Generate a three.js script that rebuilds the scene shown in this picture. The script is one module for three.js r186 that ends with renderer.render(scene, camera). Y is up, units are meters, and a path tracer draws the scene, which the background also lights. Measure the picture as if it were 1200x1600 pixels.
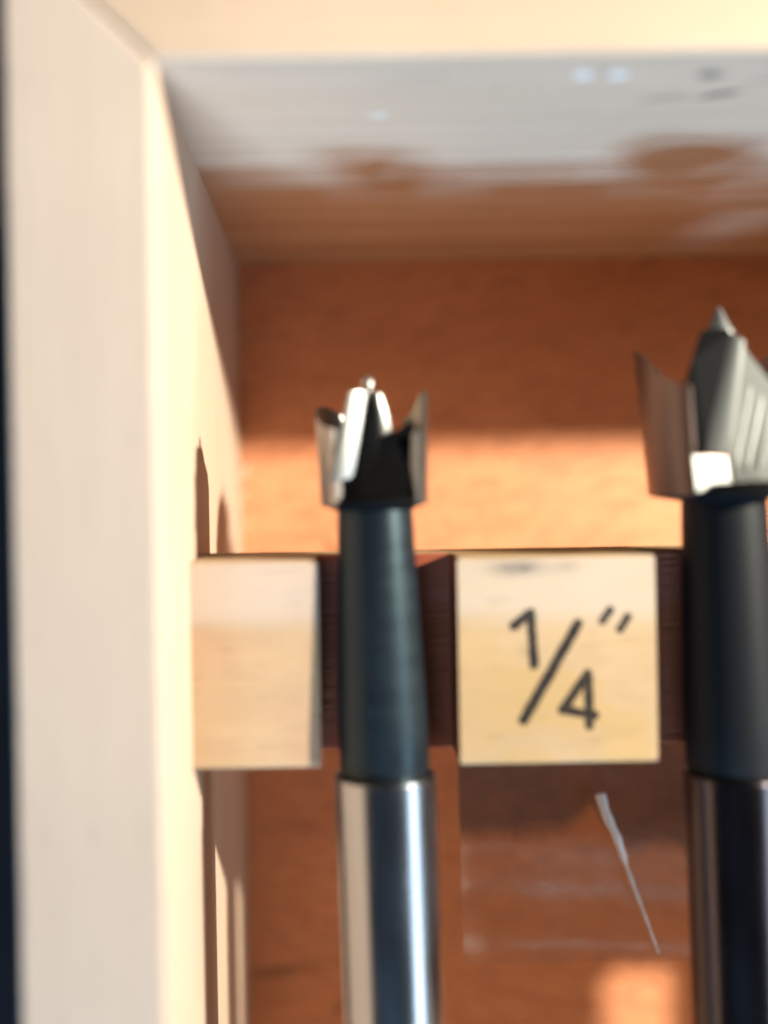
import * as THREE from 'three';
import { ConvexGeometry } from 'three/addons/geometries/ConvexGeometry.js';
import { mergeGeometries } from 'three/addons/utils/BufferGeometryUtils.js';

// Authored in millimetres; every geometry and position is turned to metres by MM.
// x to the right, y out of the box towards the camera, z towards the lower end of the box.
const MM = 0.001;
const scene = new THREE.Scene();

// ---------------------------------------------------------------- camera
const camera = new THREE.PerspectiveCamera(53.13, 1200 / 1600, 0.004, 10);
camera.position.set(0, 100.7 * MM, 0);
camera.up.set(Math.sin(Math.PI / 180), 0, -Math.cos(Math.PI / 180));
camera.lookAt(0, 0, 0);
camera.setViewOffset(1200, 1600, 96, 60, 1200, 1600);
camera.focus = 0.072;
camera.userData.fStop = 9.5;

// ---------------------------------------------------------------- light
scene.background = new THREE.Color(0.018, 0.019, 0.022);          // dim room round the box
const key = new THREE.PointLight(new THREE.Color(1.0, 0.93, 0.76), 0.40);
key.name = 'lamp_light';
key.position.set(150 * MM, 125 * MM, -49.5 * MM);
key.castShadow = true; key.shadow.radius = 0.15; key.shadow.camera.near = 0.01; key.shadow.camera.far = 0.5;
scene.add(key);
// window beyond the lower end of the box: two panes, one above the other
for (const [name, x, y] of [['window_light', -0.11, 0.515], ['window_light_001', 0.0, 0.325]]) {
  const pane = new THREE.RectAreaLight(new THREE.Color(0.30, 0.62, 1.0), 200, 0.2, 0.11);
  pane.name = name; pane.position.set(x, y, 1.0); pane.lookAt(0.01, 0.04, -0.02); scene.add(pane);
}
const side = new THREE.RectAreaLight(new THREE.Color(0.66, 0.84, 1.0), 7, 0.9, 0.3);   // window to the right
side.name = 'window_light_002';
side.position.set(0.75, 0.46, 0.44); side.lookAt(0.0, 0.04, 0.2);
scene.add(side);
const EXPOSURE = 0.93;

// ---------------------------------------------------------------- helpers
let seed = 7;
function rnd() { seed = (seed * 1664525 + 1013904223) >>> 0; return seed / 4294967296; }
function hash(x, y, s) { let h = Math.imul(x, 374761393) ^ Math.imul(y, 668265263) ^ Math.imul(s, 974634777); h = Math.imul(h ^ (h >>> 13), 1274126177); return ((h ^ (h >>> 16)) >>> 0) / 4294967296; }
function noise(x, y, s) {
  const ix = Math.floor(x), iy = Math.floor(y), fx = x - ix, fy = y - iy, u = fx * fx * (3 - 2 * fx), v = fy * fy * (3 - 2 * fy);
  const a = hash(ix, iy, s), b = hash(ix + 1, iy, s), c = hash(ix, iy + 1, s), d = hash(ix + 1, iy + 1, s);
  return a + (b - a) * u + (c - a) * v + (a - b - c + d) * u * v;
}
function fbm(x, y, s, n = 4) { let t = 0, a = 0.5, m = 0; for (let i = 0; i < n; i++) { t += a * noise(x, y, s + i); m += a; a *= 0.5; x *= 2.03; y *= 2.03; } return t / m; }
const mix = (a, b, t) => a + (b - a) * t, clamp = (x) => Math.min(1, Math.max(0, x));
const smooth = (a, b, x) => { const t = clamp((x - a) / (b - a)); return t * t * (3 - 2 * t); };
const toS = (l) => 255 * (l <= 0.0031308 ? 12.92 * l : 1.055 * Math.pow(Math.min(l, 1), 1 / 2.4) - 0.055);

// colour and relief texture of a board wide x high millimetres; fn(x, y) -> [r, g, b (linear), height 0..1]
function boardTexture(wide, high, pw, ph, fn) {
  const col = new Uint8Array(pw * ph * 4), bump = new Uint8Array(pw * ph * 4);
  for (let j = 0; j < ph; j++) for (let i = 0; i < pw; i++) {
    const [r, g, b, h] = fn((i + 0.5) / pw * wide, (j + 0.5) / ph * high), o = (j * pw + i) * 4;
    col[o] = toS(r); col[o + 1] = toS(g); col[o + 2] = toS(b); col[o + 3] = 255;
    bump[o] = bump[o + 1] = bump[o + 2] = 255 * clamp(h); bump[o + 3] = 255;
  }
  const mk = (d, srgb) => { const t = new THREE.DataTexture(d, pw, ph); t.magFilter = t.minFilter = THREE.LinearFilter; t.wrapS = t.wrapT = THREE.MirroredRepeatWrapping; if (srgb) t.colorSpace = THREE.SRGBColorSpace; t.needsUpdate = true; return t; };
  return { map: mk(col, true), bump: mk(bump, false), wide, high };
}
function boardMaterial(t, rough = 0.65) {
  const m = new THREE.MeshPhysicalMaterial({ map: t.map, bumpMap: t.bump, bumpScale: 0.00012, roughness: rough, specularIntensity: 0.6 });
  m.userData.size = [t.wide, t.high];
  return m;
}
// uv in millimetres over the texture size; grain 'x' or 'z' is the world axis that the grain follows
function boardUV(g, size, grain, ox = 0, oy = 0) {
  const n = g.index ? g.toNonIndexed() : g;
  n.computeVertexNormals();
  const p = n.attributes.position, N = n.attributes.normal, uv = new Float32Array(p.count * 2);
  for (let i = 0; i < p.count; i++) {
    const x = p.getX(i), y = p.getY(i), z = p.getZ(i), ax = Math.abs(N.getX(i)), ay = Math.abs(N.getY(i)), az = Math.abs(N.getZ(i));
    let u, v;
    if (ay >= ax && ay >= az) [u, v] = grain === 'x' ? [x, z] : [z, x];
    else if (az >= ax) [u, v] = grain === 'x' ? [x, y] : [x * 0.3, y];
    else [u, v] = grain === 'x' ? [z * 0.3, y] : [z, y];
    uv[2 * i] = (u + ox) / size[0]; uv[2 * i + 1] = (v + oy) / size[1];
  }
  n.setAttribute('uv', new THREE.BufferAttribute(uv, 2));
  return n;
}
function mesh(name, g, m, parent, label) {
  g.scale(MM, MM, MM);
  const o = new THREE.Mesh(g, m);
  o.name = name; o.castShadow = o.receiveShadow = true; parent.add(o);
  if (label) o.userData.label = label;
  return o;
}
function thing(name, label, category, [x, y, z] = [0, 0, 0], group) {
  const o = new THREE.Group(); o.name = name; o.position.set(x * MM, y * MM, z * MM);
  o.userData = { label, category }; if (group) o.userData.group = group;
  scene.add(o); return o;
}
// outline in plan [x, z] raised from y0 to y1, with rounded edges
function slab(points, y0, y1, bevel = 0.35, holes) {
  const s = new THREE.Shape(points.map(([x, z]) => new THREE.Vector2(x, -z)));
  const g = new THREE.ExtrudeGeometry(s, { depth: y1 - y0 - 2 * bevel, bevelEnabled: bevel > 0, bevelSize: bevel, bevelThickness: bevel, bevelOffset: -bevel, bevelSegments: 3, curveSegments: 8 });
  g.rotateX(-Math.PI / 2); g.translate(0, y0 + bevel, 0);
  return g;
}

// ---------------------------------------------------------------- wood
function grain(x, y, s, k = 1) {        // x along the fibres
  const warp = 1.6 * (fbm(x * 0.02, y * 0.12, s + 40, 3) - 0.5);
  const ring = fbm(x * 0.012, (y + warp) * 0.55, s, 4), fine = fbm(x * 0.16, (y + warp) * 4.2, s + 9, 3), cloud = fbm(x * 0.07, y * 0.10, s + 20, 3), pore = noise(x * 0.5, y * 9, s + 30);
  return { ring, fine, cloud, pore: smooth(0.82, 0.95, pore) };
}
const wallTex = boardTexture(112, 56, 1024, 512, (x, y) => {
  const g = grain(x, y, 3), t = clamp(0.5 + 0.9 * (g.ring - 0.5) + 0.5 * (g.fine - 0.5)), c = 0.9 + 0.2 * g.cloud - 0.06 * g.pore;
  return [mix(0.435, 0.475, t) * c, mix(0.32, 0.357, t) * c, mix(0.24, 0.275, t) * c, 0.5 + 0.3 * (g.fine - 0.5) - 0.4 * g.pore];
});
// the upper board carries a knot and two pale chips on its inner face; x - 16 and y are its own millimetres
const topTex = boardTexture(112, 56, 2048, 1024, (x0, y) => {
  const x = x0 - 16, kx = x - 22.0, ky = y - 44.6, kd = Math.hypot(kx * 0.45, ky), swirl = 1.5 * Math.exp(-kd * kd / 6) * Math.sign(ky || 1);
  const g = grain(x, y + swirl, 11);
  let t = clamp(0.5 + 0.7 * (g.ring - 0.5) + 0.4 * (g.fine - 0.5)); const c = 0.9 + 0.2 * g.cloud - 0.08 * g.pore;
  const late = Math.exp(-((y - 6.2 - 0.5 * fbm(x * 0.05, 0, 71, 2)) ** 2) / 1.1) + 0.35 * Math.exp(-((y - 14.5) ** 2) / 0.8);
  let r = mix(0.41, 0.49, t) * c, gg = mix(0.275, 0.335, t) * c, b = mix(0.175, 0.23, t) * c;
  r *= 1 - 0.22 * late; gg *= 1 - 0.34 * late; b *= 1 - 0.38 * late;
  const spot = (px, py, rx, ry, tilt) => { const dx = x - px, dy = y - py, cs = Math.cos(tilt), sn = Math.sin(tilt), w = 0.7 * (fbm(x * 1.3, y * 1.3, 90, 3) - 0.5); return 1 - smooth(0.45, 1.25, Math.hypot((dx * cs + dy * sn) / rx, (dy * cs - dx * sn) / ry) + w); };
  const dark = Math.max(spot(22.4, 43.4, 1.25, 0.42, 0.45), 0.8 * spot(21.0, 46.4, 0.75, 0.6, 0), 0.35 * spot(24.5, 45.6, 1.9, 0.3, 0.5), 0.3 * spot(19.6, 43.0, 1.8, 0.5, 0.2), 0.35 * spot(15.1, 46.9, 0.35, 0.5, 0), 0.18 * spot(5.5, 46.6, 2.4, 0.35, 0));
  const chip = Math.max(spot(14.2, 46.6, 0.55, 0.5, 0), spot(16.0, 46.5, 0.6, 0.45, 0), 0.5 * spot(3.5, 41, 0.8, 0.4, 0));
  r = mix(r, 0.045, dark); gg = mix(gg, 0.05, dark); b = mix(b, 0.035, dark);
  r = mix(r, 0.72, chip * 0.6); gg = mix(gg, 0.74, chip * 0.6); b = mix(b, 0.7, chip * 0.6);
  return [r, gg, b, 0.5 + 0.3 * (g.fine - 0.5) - 0.4 * g.pore - 0.4 * dark];
});
const baseTex = boardTexture(60, 60, 1536, 1536, (x, y) => {
  const a = 0.22, xr = x * Math.cos(a) - y * Math.sin(a), yr = x * Math.sin(a) + y * Math.cos(a);
  const g = grain(xr, yr, 23), fleck = smooth(0.60, 0.9, noise(xr * 0.55, yr * 4.5, 51)), fleck2 = smooth(0.62, 0.9, noise(xr * 0.9, yr * 7.5, 53));
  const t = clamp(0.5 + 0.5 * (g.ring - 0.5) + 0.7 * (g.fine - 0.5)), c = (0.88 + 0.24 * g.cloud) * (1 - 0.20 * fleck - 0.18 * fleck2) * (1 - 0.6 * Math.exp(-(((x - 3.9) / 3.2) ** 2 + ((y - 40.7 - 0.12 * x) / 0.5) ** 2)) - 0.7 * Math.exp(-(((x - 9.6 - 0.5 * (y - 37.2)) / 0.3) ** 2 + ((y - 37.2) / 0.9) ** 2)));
  return [mix(0.62, 0.70, t) * c, mix(0.24, 0.302, t) * c * (1 - 0.05 * fleck), mix(0.115, 0.15, t) * c, 0.6 + 0.3 * (g.fine - 0.5) - 0.5 * fleck - 0.3 * fleck2];
});
// holder bar: 100 x 25 mm, printed 1/4" between the two bits. x from -8.1, z from 4
function strokes(list, x, z) {
  let d = 9;
  for (const [w, ...pts] of list) for (let i = 0; i + 1 < pts.length; i++) {
    const [ax, az] = pts[i], [bx, bz] = pts[i + 1], vx = bx - ax, vz = bz - az, t = clamp(((x - ax) * vx + (z - az) * vz) / (vx * vx + vz * vz));
    d = Math.min(d, Math.hypot(x - ax - vx * t, z - az - vz * t) - w / 2);
  }
  return d;
}
const INK = [[0.36, [11.35, 9.36], [12.36, 8.6], [12.52, 11.72]], [0.42, [15.2, 9.3], [11.83, 15.05]], [0.36, [15.75, 12.3], [14.2, 14.45], [16.1, 14.8]], [0.36, [15.75, 12.3], [15.78, 15.45]], [0.26, [17.17, 8.47], [16.66, 9.18]], [0.28, [18.2, 8.92], [17.72, 9.68]]];
const holderTex = boardTexture(100, 25, 2048, 512, (u, v) => {
  const x = u - 8.1, z = v + 4, g = grain(x, z + 0.06 * x, 37, 1), t = clamp(0.5 + 0.7 * (g.ring - 0.5) + 0.3 * (g.fine - 0.5)), patch = fbm(x * 0.22, z * 0.3, 61, 3);
  let c = 0.84 + 0.22 * g.cloud + 0.12 * (fbm(x * 0.5, z * 0.9, 63, 3) - 0.5) - 0.10 * g.pore;
  let r = mix(0.36, 0.43, t) * c, gg = mix(0.235, 0.282, t) * c, b = mix(0.122, 0.16, t) * c;
  const yel = smooth(0.45, 0.7, patch); b *= 1 - 0.2 * yel * smooth(4, 12, x); gg *= 1 - 0.04 * yel;
  const pale = smooth(9.9, 8.0, z + 0.5 * (patch - 0.5)); r = mix(r, 0.42, pale * 0.5); gg = mix(gg, 0.335, pale * 0.6); b = mix(b, 0.25, pale * 0.7); const pink = smooth(6, 0, x); b = mix(b, b * 1.06, pink);  // upper band paler: light along the bar's upper edge put into wood tone
  const smudge = Math.exp(-(((x - 11.6) / 1.5) ** 2 + ((z - 5.9) / 0.4) ** 2)) + 0.4 * Math.exp(-(((x - 14.6) / 0.8) ** 2 + ((z - 5.8) / 0.3) ** 2)) + 0.25 * Math.exp(-(((x - 11.9) / 0.5) ** 2 + ((z - 10.9) / 0.5) ** 2));
  const s = clamp(smudge * (0.5 + 0.9 * fbm(x * 1.4, z * 2, 66, 3))) * 0.6; r *= 1 - s; gg *= 1 - s * 0.95; b *= 1 - s * 0.85;
  const ink = 1 - smooth(-0.03, 0.10, strokes(INK, x, z) - 0.075 + 0.10 * (fbm(x * 3, z * 3, 68, 3) - 0.5));
  const k = ink * (0.93 + 0.07 * noise(x * 4, z * 4, 69)); r = mix(r, 0.012, k); gg = mix(gg, 0.010, k); b = mix(b, 0.010, k);
  return [r, gg, b, 0.5 + 0.25 * (g.fine - 0.5) - 0.3 * g.pore];
});
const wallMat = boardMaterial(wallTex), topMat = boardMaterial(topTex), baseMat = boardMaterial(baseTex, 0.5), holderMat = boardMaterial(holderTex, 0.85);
holderMat.specularIntensity = 0.25; topMat.bumpScale = 0.00003; wallMat.bumpScale = 0.00005;

// ---------------------------------------------------------------- table and box
const tableTex = boardTexture(200, 200, 512, 512, (x, y) => { const n = fbm(x * 0.2, y * 0.2, 81, 4); return [0.016 + 0.014 * n, 0.010 + 0.010 * n, 0.011 + 0.009 * n, n]; });
const tableMat = boardMaterial(tableTex, 0.9); tableMat.specularIntensity = 0.1;
const table = new THREE.Mesh(boardUV(new THREE.BoxGeometry(700, 20, 700), [200, 200], 'x'), tableMat);
table.geometry.scale(MM, MM, MM); table.position.set(30 * MM, -14.02 * MM, 35 * MM); table.name = 'table_top'; table.receiveShadow = true; table.userData.kind = 'structure';
scene.add(table);

const box = thing('wooden_box', 'pale wooden tool box with mitred rim holding the drill bits', 'wooden box');
const XL = -8.1, XR = 88, ZT = -20.8, ZB = 95, T = 7.5, TOP = 49.5;
mesh('wall', boardUV(slab([[XL, ZT], [XL, ZB], [XL - T, ZB + T], [XL - T, ZT - T]], -4, TOP), wallMat.userData.size, 'z', 30, 12), wallMat, box);
mesh('wall', boardUV(slab([[XL, ZT], [XL - T, ZT - T], [XR + T, ZT - T], [XR, ZT]], -4, TOP), topMat.userData.size, 'x', 16, 0), topMat, box);
mesh('wall', boardUV(slab([[XR, ZT], [XR + T, ZT - T], [XR + T, ZB + T], [XR, ZB]], -4, TOP), wallMat.userData.size, 'z', 70, 30), wallMat, box);
mesh('wall', boardUV(slab([[XL, ZB], [XR, ZB], [XR + T, ZB + T], [XL - T, ZB + T]], -4, TOP), wallMat.userData.size, 'x', 50, 20), wallMat, box);
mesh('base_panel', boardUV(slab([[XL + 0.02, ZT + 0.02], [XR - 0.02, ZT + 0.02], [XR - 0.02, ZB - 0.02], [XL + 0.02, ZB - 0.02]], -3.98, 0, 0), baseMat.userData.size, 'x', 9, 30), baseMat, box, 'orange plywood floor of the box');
// the notched bar: section in x and y, pushed along z
{
  const front = 39.1, back = 32, floor = 35.2, z0 = 5.2, z1 = 17.7;
  const notch = [[-0.4, 8.0], [19.9, 29.4]];
  const pts = [[XL + 0.01, back], [29.4, back], [29.4, floor], [19.9, floor], [19.9, front], [8, front], [8, floor], [-0.4, floor], [-0.4, front], [XL + 0.01, front]];
  const sh = new THREE.Shape(pts.map(([x, y]) => new THREE.Vector2(x, y)));
  const b = 0.22, g = new THREE.ExtrudeGeometry(sh, { depth: z1 - z0 - 2 * b, bevelEnabled: true, bevelSize: b, bevelThickness: b, bevelOffset: -b, bevelSegments: 3 });
  g.translate(0, 0, z0 + b);
  const left = boardUV(g, holderMat.userData.size, 'x', 8.1, -4);
  // right-hand run of the bar, unseen; its gap is shaped to pass lamplight
  const h = slab([[29.41, z0], [XR - 0.01, z0], [XR - 0.01, z1], [34.2, z1], [34.2, 9.2], [29.41, 9.2]], back, front, 0.22);
  const shadeLip = boardUV(slab([[XR - 0.01, z1 - 0.3], [XR - 0.01, 27], [69.5, 27], [69.5, 18.8], [64, 18.8], [64, 27], [34.2, 27], [34.2, z1 - 0.3]], 37.6, 39.0, 0.2), holderMat.userData.size, 'x', 8.1, -4);  // unseen lip added; its steps shape the lit patch on the floor
  const right = boardUV(h, holderMat.userData.size, 'x', 8.1, -4);
  for (const q of [left, right, shadeLip]) {      // shade in the notches is put in as dark brown vertex colour
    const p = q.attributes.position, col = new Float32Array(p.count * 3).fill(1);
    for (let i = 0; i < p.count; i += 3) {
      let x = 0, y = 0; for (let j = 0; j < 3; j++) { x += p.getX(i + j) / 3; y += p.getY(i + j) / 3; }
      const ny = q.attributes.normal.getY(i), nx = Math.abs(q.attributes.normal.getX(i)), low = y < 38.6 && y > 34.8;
      if (low && q !== shadeLip && (ny > 0.5 || nx > 0.5) && notch.some(([a, b]) => x > a - 0.4 && x < b + 0.4)) for (let j = 0; j < 3; j++) col.set([0.62, 0.21, 0.15], (i + j) * 3);
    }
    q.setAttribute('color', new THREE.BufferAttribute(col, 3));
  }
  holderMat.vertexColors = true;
  for (const q of [left, right, shadeLip]) for (const k of Object.keys(q.attributes)) if (!['position', 'normal', 'uv', 'color'].includes(k)) q.deleteAttribute(k);
  mesh('holder_bar', mergeGeometries([left, right, shadeLip]), holderMat, box, 'pale notched bar printed 1/4" between the two bits');
  for (const [a, b] of [[XL + 0.01, 29.4], [34.2, XR - 0.01]]) mesh('light_stop', boardUV(slab([[a, 9.5], [b, 9.5], [b, 17.2], [a, 17.2]], 17, 31.99, 0.2), wallMat.userData.size, 'x', 8.1, -20), wallMat, box);  // unseen pieces added to stop window light passing under the bar
  mesh('rest_light_stop', boardUV(slab([[XL + 0.01, 66], [XR - 0.01, 66], [XR - 0.01, 76], [XL + 0.01, 76]], 0.02, 49.0), wallMat.userData.size, 'x', 8.1, -50), wallMat, box);  // unseen rest for the shanks, raised to rim height to stop window light
}
// torn fibres at the foot of the left wall
const fibreMat = new THREE.MeshPhysicalMaterial({ color: new THREE.Color(0.85, 0.8, 0.7), roughness: 0.35 });
for (const [x, y, z, l, a] of [[-7.75, 1.5, -0.5, 1.1, 0.5], [-7.5, 1.0, 0.1, 0.8, 1.3], [-7.6, 0.8, 1.8, 0.8, 0.4], [-7.65, 0.9, 5.0, 0.9, 0.5], [-7.7, 1.6, 0.2, 0.6, 0.2]]) {
  const c = new THREE.CatmullRomCurve3([new THREE.Vector3(-0.5, -0.5, 0), new THREE.Vector3(0, 0, 0), new THREE.Vector3(l * Math.cos(a), 0.3, -l * Math.sin(a))]);
  const g = new THREE.TubeGeometry(c, 8, 0.06, 5); g.translate(x, y, z); mesh('splinter', g, fibreMat, box);
}

// ---------------------------------------------------------------- drill bits
function scratchTexture(s, lo, hi) {
  const n = 256, d = new Uint8Array(n * n * 4);
  for (let j = 0; j < n; j++) for (let i = 0; i < n; i++) { const v = mix(lo, hi, 0.6 * fbm(i * 0.02, j * 0.25, s, 4) + 0.4 * fbm(i * 0.03, j * 0.03, s + 5, 3)), o = (j * n + i) * 4; d[o] = d[o + 1] = d[o + 2] = 255 * v; d[o + 3] = 255; }
  const t = new THREE.DataTexture(d, n, n); t.magFilter = t.minFilter = THREE.LinearFilter; t.wrapS = t.wrapT = THREE.RepeatWrapping; t.needsUpdate = true; return t;
}
const steel = new THREE.MeshPhysicalMaterial({ color: new THREE.Color(0.37, 0.38, 0.40), metalness: 1, roughness: 1, roughnessMap: scratchTexture(101, 0.16, 0.34) });
function dullDark(c, rough) { return new THREE.MeshPhysicalMaterial({ color: new THREE.Color(c, c * 1.03, c), metalness: 1, roughness: rough }); }
const shadedSteel = steel.clone(); shadedSteel.color.setRGB(0.105, 0.088, 0.094);  // same steel darkened; shade on the larger shank is put into its colour
const flankSteel = dullDark(0.06, 0.6), markSteel = dullDark(0.10, 0.55);
const warmReflectSteel = new THREE.MeshPhysicalMaterial({ color: new THREE.Color(0.17, 0.115, 0.10), metalness: 1, roughness: 0.38 });  // rim steel with the wood's reddish reflection put into its colour
const greySteel = dullDark(0.19, 0.5), darkOxide = new THREE.MeshPhysicalMaterial({ color: new THREE.Color(0.006, 0.006, 0.007), roughness: 0.5, specularIntensity: 0.3 });
const ground = new THREE.MeshPhysicalMaterial({ color: new THREE.Color(0.24, 0.24, 0.23), metalness: 1, roughness: 1, roughnessMap: scratchTexture(141, 0.26, 0.44) });
const dullSteel = new THREE.MeshPhysicalMaterial({ color: new THREE.Color(0.30, 0.28, 0.27), metalness: 1, roughness: 0.38 });
const oxide = new THREE.MeshPhysicalMaterial({ color: new THREE.Color(0.006, 0.008, 0.011), specularColor: new THREE.Color(0.62, 0.9, 1.0), metalness: 0.0, roughness: 1, roughnessMap: scratchTexture(121, 0.22, 0.62), specularIntensity: 0.75 });
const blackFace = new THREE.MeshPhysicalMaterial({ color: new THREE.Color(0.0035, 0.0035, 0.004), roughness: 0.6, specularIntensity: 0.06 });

function lathe(profile, seg = 64) { const g = new THREE.LatheGeometry(profile.map(([r, z]) => new THREE.Vector2(r, z)), seg); g.rotateX(Math.PI / 2); return g; }
const hull = (pts) => new ConvexGeometry(pts.map((p) => new THREE.Vector3(...p)));
// a ground face: four corners [top left, top right, bottom right, bottom left], slightly hollowed outwards, closed to the plane y = back
function blade([a, b, c, d], back, bulge) {
  const pts = [];
  for (let i = 0; i <= 8; i++) for (let j = 0; j <= 8; j++) { const u = i / 8, v = j / 8, w = bulge * (4 * u * (1 - u) + 1.5 * 4 * v * (1 - v)); pts.push([0, 1, 2].map((k) => mix(mix(a[k], b[k], u), mix(d[k], c[k], u), v) + (k === 1 ? w : 0))); }
  for (const p of [a, b, c, d]) pts.push([p[0], back, p[2]]);
  return pts;
}
const hullBig = (pts) => hull(pts.map(([x, y, z]) => { const k = 1 - y / 61.4; return [(24.25 + x) * k - 24.25, y, (1.6 + z) * k - 1.6]; }));
// part of the cutting rim: outer and inner arc between two angles, measured from the camera side; top(t) is the height of its edge
function rimArc(R, t, a0, a1, top, flare) {
  const n = 28, pos = [], idx = [];
  for (let i = 0; i <= n; i++) {
    const k = i / n, a = mix(a0, a1, k), h = top(k), s = Math.sin(a), c = Math.cos(a);
    for (const [r, z] of [[R, 0], [R + flare * h, -h], [R + flare * h - t * 0.45, -h + 0.12], [R - t, 0]]) pos.push(r * s, r * c, z);
  }
  for (let i = 0; i < n; i++) for (let j = 0; j < 4; j++) { const a = i * 4 + j, b = i * 4 + (j + 1) % 4; idx.push(a, b, a + 4, b, b + 4, a + 4); }
  idx.push(0, 2, 1, 0, 3, 2); const e = n * 4; idx.push(e, e + 1, e + 2, e, e + 2, e + 3);
  const g = new THREE.BufferGeometry(); g.setAttribute('position', new THREE.Float32BufferAttribute(pos, 3)); g.setIndex(idx);
  const f = g.toNonIndexed(); f.computeVertexNormals();
  // smooth round the arc, sharp at the edges
  const p = f.attributes.position, N = f.attributes.normal;
  for (let i = 0; i < p.count; i++) { const r = Math.hypot(p.getX(i), p.getY(i)), d = (N.getX(i) * p.getX(i) + N.getY(i) * p.getY(i)) / r; if (Math.abs(d) > 0.8) { const s = Math.sign(d); N.setXYZ(i, s * p.getX(i) / r, s * p.getY(i) / r, N.getZ(i) * 0.5); } }
  N.needsUpdate = true;
  return f;
}
function bitShaft(t, r0, r1, len, rs, metal = steel, black = oxide) {
  mesh('neck', lathe([[0, 0], [r0 - 0.1, 0], [r0, 0.25], [mix(r0, r1, 0.5), len * 0.4], [r1, len * 0.8], [r1, len - 0.35], [r1 - 0.3, len]]), black, t);
  mesh('shank', lathe([[r1 - 0.6, len - 0.2], [rs - 0.08, len], [rs, len + 0.08], [rs, 72], [rs - 0.5, 72.6], [0, 72.6]]), metal, t);
}
const BITS = 'drill bits lying in the notched bar';
const bit = thing('drill_bit', 'smaller drill bit with bright chisel faces, left of the 1/4" mark', 'drill bit', [3.13, 38.55, 1.9], BITS);
bit.rotation.y = 0.020;
{
  const R = 3.25;
  bitShaft(bit, 2.26, 2.70, 16.3, 3.05);
  const head = mesh('cutting_head', lathe([[0, 0.35], [2.3, 0.35], [R - 0.1, 0], [R, -0.25], [R - 0.55, -0.6], [0, -0.6]]), blackFace, bit);
  mesh('cutting_rim', rimArc(R, 0.6, -2.75, -0.80, (k) => mix(6.15, 4.6, smooth(0.35, 1, k)) - 0.6 * (1 - smooth(0, 0.3, k)), 0.025), dullSteel, head);
  mesh('cutting_rim', rimArc(R, 0.6, 0.80, 2.4, (k) => 4.2 + 2.6 * smooth(0.05, 0.48, k) - 1.5 * smooth(0.6, 1, k), 0.025), ground, head);
  mesh('chisel_face', hull(blade([[-1.35, 1.95, -6.75], [-0.28, 1.42, -6.7], [-1.3, 1.9, -1.7], [-2.75, 2.45, -1.35]], -1.2, 0.09)), ground, head, 'bright ground face on the left');
  mesh('chisel_face', hull(blade([[0.10, 1.30, -6.75], [0.65, 1.18, -6.5], [1.2, 0.95, -4.2], [0.4, 1.25, -3.7]], -1, 0.08)), ground, head, 'small bright face under the spur');
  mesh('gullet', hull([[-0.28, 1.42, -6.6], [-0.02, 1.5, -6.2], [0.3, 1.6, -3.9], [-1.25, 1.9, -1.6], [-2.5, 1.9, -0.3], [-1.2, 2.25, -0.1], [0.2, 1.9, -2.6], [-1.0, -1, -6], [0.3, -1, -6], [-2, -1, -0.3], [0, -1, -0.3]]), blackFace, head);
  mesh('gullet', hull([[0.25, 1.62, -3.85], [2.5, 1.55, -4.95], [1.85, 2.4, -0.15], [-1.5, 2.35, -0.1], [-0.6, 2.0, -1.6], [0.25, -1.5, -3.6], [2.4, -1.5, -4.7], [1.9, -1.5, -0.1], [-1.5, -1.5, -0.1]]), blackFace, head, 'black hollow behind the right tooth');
  const sp = lathe([[0, -7.75], [0.2, -7.7], [0.42, -7.35], [0.36, -7.0], [0.30, -6.85], [0.6, -6.4], [0.7, -5.5]], 24); sp.translate(-0.18, 0.5, 0); mesh('center_spur', sp, dullSteel, head);
}
const bigBit = thing('drill_bit_001', 'larger drill bit with wide slanted dark flute, at the right edge', 'drill bit', [24.25, 38.7, 1.6], BITS);
bigBit.rotation.y = 0.020;
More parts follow.
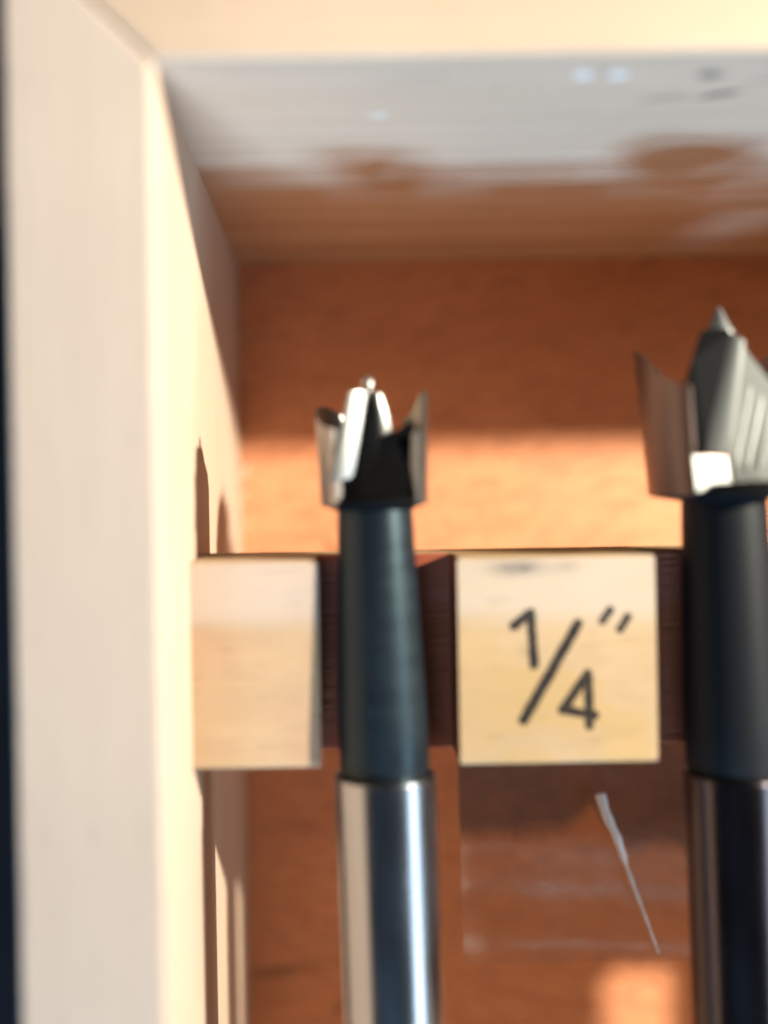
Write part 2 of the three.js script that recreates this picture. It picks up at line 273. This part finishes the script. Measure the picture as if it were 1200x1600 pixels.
{
  const R = 4.35;
  bitShaft(bigBit, 2.45, 2.75, 16.8, 2.9, shadedSteel, darkOxide);
  const head = mesh('cutting_head', lathe([[0, 0.4], [2.5, 0.4], [R - 0.12, 0.05], [R, -0.25], [R - 0.6, -0.7], [0, -0.7]]), blackFace, bigBit);
  mesh('cutting_rim', rimArc(R, 0.7, -2.6, -0.72, (k) => mix(8.9, 6.4, smooth(0.45, 1, k)) - 0.8 * (1 - smooth(0, 0.3, k)), 0.062), warmReflectSteel, head, 'tooth on the left, brown reflection put into its colour');
  mesh('cutting_rim', rimArc(R, 0.7, 1.0, 2.5, (k) => 5.6 + 3.2 * smooth(0.1, 0.5, k) - 1.0 * smooth(0.6, 1, k), 0.062), warmReflectSteel, head);
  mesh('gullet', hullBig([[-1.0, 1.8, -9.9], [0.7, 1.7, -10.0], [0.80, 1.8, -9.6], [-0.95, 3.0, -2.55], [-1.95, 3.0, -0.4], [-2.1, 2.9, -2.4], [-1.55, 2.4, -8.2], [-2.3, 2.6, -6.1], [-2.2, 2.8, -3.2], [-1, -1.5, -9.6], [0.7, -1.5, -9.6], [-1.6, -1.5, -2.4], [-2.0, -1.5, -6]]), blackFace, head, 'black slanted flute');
  mesh('chisel_face', hullBig(blade([[0.82, 1.75, -9.7], [1.62, 2.0, -9.2], [0.65, 3.2, -2.3], [-1.1, 2.95, -2.5]], -1.5, 0.06)), greySteel, head, 'grey slanted ground face');
  mesh('gullet', hullBig([[1.5, 1.9, -8.9], [2.7, 1.9, -6.9], [4.0, 2.1, -5.4], [4.1, 2.2, -0.3], [3.1, 2.8, -0.2], [0.7, 3.1, -0.3], [0.5, 3.05, -2.4], [1.3, 2.2, -7.4], [1.7, -1.5, -7], [3, -1.5, -5.6], [3, -1.5, -0.2], [0.4, -1.5, -0.3]]), flankSteel, head);
  for (const [dx, w] of [[0.55, 0.16], [1.25, 0.2], [2.0, 0.14]]) mesh('grind_mark', hullBig([[dx + 1.35, 2.35 - dx * 0.12, -6.6 + dx * 0.4], [dx + 1.35 + w, 2.3 - dx * 0.12, -6.6 + dx * 0.4], [dx + 0.25, 3.15, -1.6], [dx + 0.25 + w, 3.1, -1.6], [dx + 1.4, 1.2, -6.4], [dx + 0.3, 1.5, -1.6]]), markSteel, head);
  for (const d of [0.3, 0.75, 1.2]) mesh('grind_mark', hullBig([[0.82 + d * 0.6, 1.95, -9.2 + d * 0.3], [0.90 + d * 0.6, 1.9, -9.2 + d * 0.3], [-0.98 + d * 1.2, 3.02 + d * 0.17, -2.5], [-0.86 + d * 1.2, 3.02 + d * 0.17, -2.5], [0.86 + d * 0.6, 1.2, -9], [-0.9 + d * 1.2, 1.5, -2.6]]), markSteel, head);
  mesh('shoulder', hullBig([[-1.75, 3.42, -2.35], [-1.3, 3.33, -1.9], [0.75, 2.85, -2.2], [0.78, 2.95, -0.25], [-1.6, 3.5, -0.2], [-1.7, 0, -2.2], [0.7, 0, -2.2], [0.7, 0, -0.2], [-1.6, 0, -0.2]]), ground, head, 'bright shoulder catching the lamp');
  const sp = lathe([[0, -11.2], [0.12, -11.1], [0.62, -10.0], [0.85, -9.6], [0.9, -8]], 20); sp.translate(-0.1, 0.6, 0); mesh('center_spur', sp, greySteel, head);
}

// ---------------------------------------------------------------- clear plastic film under the bar
{
  const nx = 60, nz = 60, pos = [], uv = [], idx = [], x0 = 10.2, x1 = 34, z0 = 15, z1 = 38;
  const cx = (z) => 21.25 + (z - 25.46) * 0.334;
  const ht = (x, z) => { const d = x - cx(z); return 20 + 0.08 * (z - z0) + 6 * (1 - smooth(15, 18.5, z)) + 0.5 * (fbm(x * 0.12, z * 0.25, 201, 3) - 0.5) + 0.22 * Math.sin(z * 0.9 + 0.05 * x) * smooth(18, 24, z); };
  for (let j = 0; j <= nz; j++) for (let i = 0; i <= nx; i++) { const x = mix(x0, x1, i / nx), z = mix(z0, z1, j / nz); pos.push(x, ht(x, z), z); uv.push(i / nx, j / nz); }
  for (let j = 0; j < nz; j++) for (let i = 0; i < nx; i++) { const a = j * (nx + 1) + i; idx.push(a, a + nx + 1, a + 1, a + 1, a + nx + 1, a + nx + 2); }
  const g = new THREE.BufferGeometry(); g.setAttribute('position', new THREE.Float32BufferAttribute(pos, 3)); g.setAttribute('uv', new THREE.Float32BufferAttribute(uv, 2)); g.setIndex(idx); g.computeVertexNormals();
  const film = thing('plastic_film', 'clear crinkled plastic film hanging below the 1/4" mark between the shanks', 'plastic film', [0, 0, 0]);
  const soft = (n, fn) => { const d = new Uint8Array(n * n * 4); for (let j = 0; j < n; j++) for (let i = 0; i < n; i++) { const o = (j * n + i) * 4; d[o] = d[o + 1] = d[o + 2] = 255 * clamp(fn((i + 0.5) / n, (j + 0.5) / n)); d[o + 3] = 255; } const t = new THREE.DataTexture(d, n, n); t.magFilter = t.minFilter = THREE.LinearFilter; t.needsUpdate = true; return t; };
  // pale haze streaks and a glint, put into the film's transmission
  const hazeGlintMap = soft(512, (u, v) => { const x = mix(x0, x1, u), z = mix(z0, z1, v), w = 1.2 * (fbm(x * 0.25, z * 0.4, 221, 3) - 0.5), band = (c, s, k) => k * Math.exp(-(((z - c - w - 0.06 * (x - 16)) / s) ** 2)); return 1 - (band(32.4, 0.7, 0.16) + band(36.6, 0.45, 0.14) + band(30.2, 1.6, 0.08) + 0.25 * Math.exp(-(((x - 12.5) / 1.6) ** 2 + ((z - 29.2 - w) / 0.35) ** 2)) + 0.02) * (0.4 + 1.2 * fbm(x * 1.2, z * 2.4, 231, 4)) * smooth(28, 30, z + 0.5) * mix(0.3, 1, smooth(13, 17, x)); });
  const clear = new THREE.MeshPhysicalMaterial({ color: new THREE.Color(0.93, 0.93, 0.93), roughness: 0.12, transmission: 1, transmissionMap: hazeGlintMap, thickness: 0, ior: 1.45, side: THREE.DoubleSide });
  mesh('sheet', g, clear, film);
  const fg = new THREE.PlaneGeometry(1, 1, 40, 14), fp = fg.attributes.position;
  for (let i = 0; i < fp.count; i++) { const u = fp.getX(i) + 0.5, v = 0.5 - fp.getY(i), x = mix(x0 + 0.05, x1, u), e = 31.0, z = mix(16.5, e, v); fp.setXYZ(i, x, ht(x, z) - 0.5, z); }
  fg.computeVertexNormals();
  const darkMask = soft(256, (u, v) => { const x = mix(x0, x1, u), z = mix(31, 16.5, v), e = 28.6 + 1.4 * (fbm(x * 0.35, 3, 211, 3) - 0.5) + 1.0 * smooth(21.5, 24, x) - 1.7 * Math.exp(-(((x - 20.6) / 1.3) ** 2)); return (0.68 + 0.25 * (fbm(x * 0.3, z * 0.5, 241, 4) - 0.5)) * (1 - smooth(e - 1.1, e + 0.9, z + 0.6 * (fbm(x * 1.5, z * 1.5, 243, 3) - 0.5))); });
  mesh('dark_layer', fg, new THREE.MeshPhysicalMaterial({ color: new THREE.Color(0.085, 0.07, 0.068), roughness: 0.45, specularIntensity: 0.5, transparent: true, alphaMap: darkMask, side: THREE.DoubleSide }), film, 'dark soft-edged layer of the film under the bar');  // dark layer just below the sheet, opacity fading at its lower edge
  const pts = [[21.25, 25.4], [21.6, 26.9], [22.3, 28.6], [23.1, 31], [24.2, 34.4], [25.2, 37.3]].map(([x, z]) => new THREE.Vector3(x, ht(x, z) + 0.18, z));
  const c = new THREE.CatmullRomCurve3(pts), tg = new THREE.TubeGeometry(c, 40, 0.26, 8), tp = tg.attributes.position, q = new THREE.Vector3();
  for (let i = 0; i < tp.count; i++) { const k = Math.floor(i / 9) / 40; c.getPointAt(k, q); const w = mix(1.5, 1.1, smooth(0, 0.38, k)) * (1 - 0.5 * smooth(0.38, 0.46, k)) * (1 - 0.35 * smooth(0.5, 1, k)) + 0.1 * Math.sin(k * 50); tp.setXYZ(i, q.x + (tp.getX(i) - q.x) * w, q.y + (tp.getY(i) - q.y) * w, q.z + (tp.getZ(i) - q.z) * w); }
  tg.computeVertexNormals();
  mesh('crease_glint', tg, new THREE.MeshPhysicalMaterial({ color: new THREE.Color(0.9, 0.9, 0.97), roughness: 0.2, transmission: 0, thickness: 0 }), film, 'fold in the film with its glint put into white colour');  // opaque white stands in for the glint on the clear fold
}

// ---------------------------------------------------------------- render
const renderer = new THREE.WebGLRenderer({ antialias: true });
renderer.setSize(768, 1024);
renderer.shadowMap.enabled = true;
renderer.toneMapping = THREE.LinearToneMapping;
renderer.toneMappingExposure = EXPOSURE;
renderer.render(scene, camera);
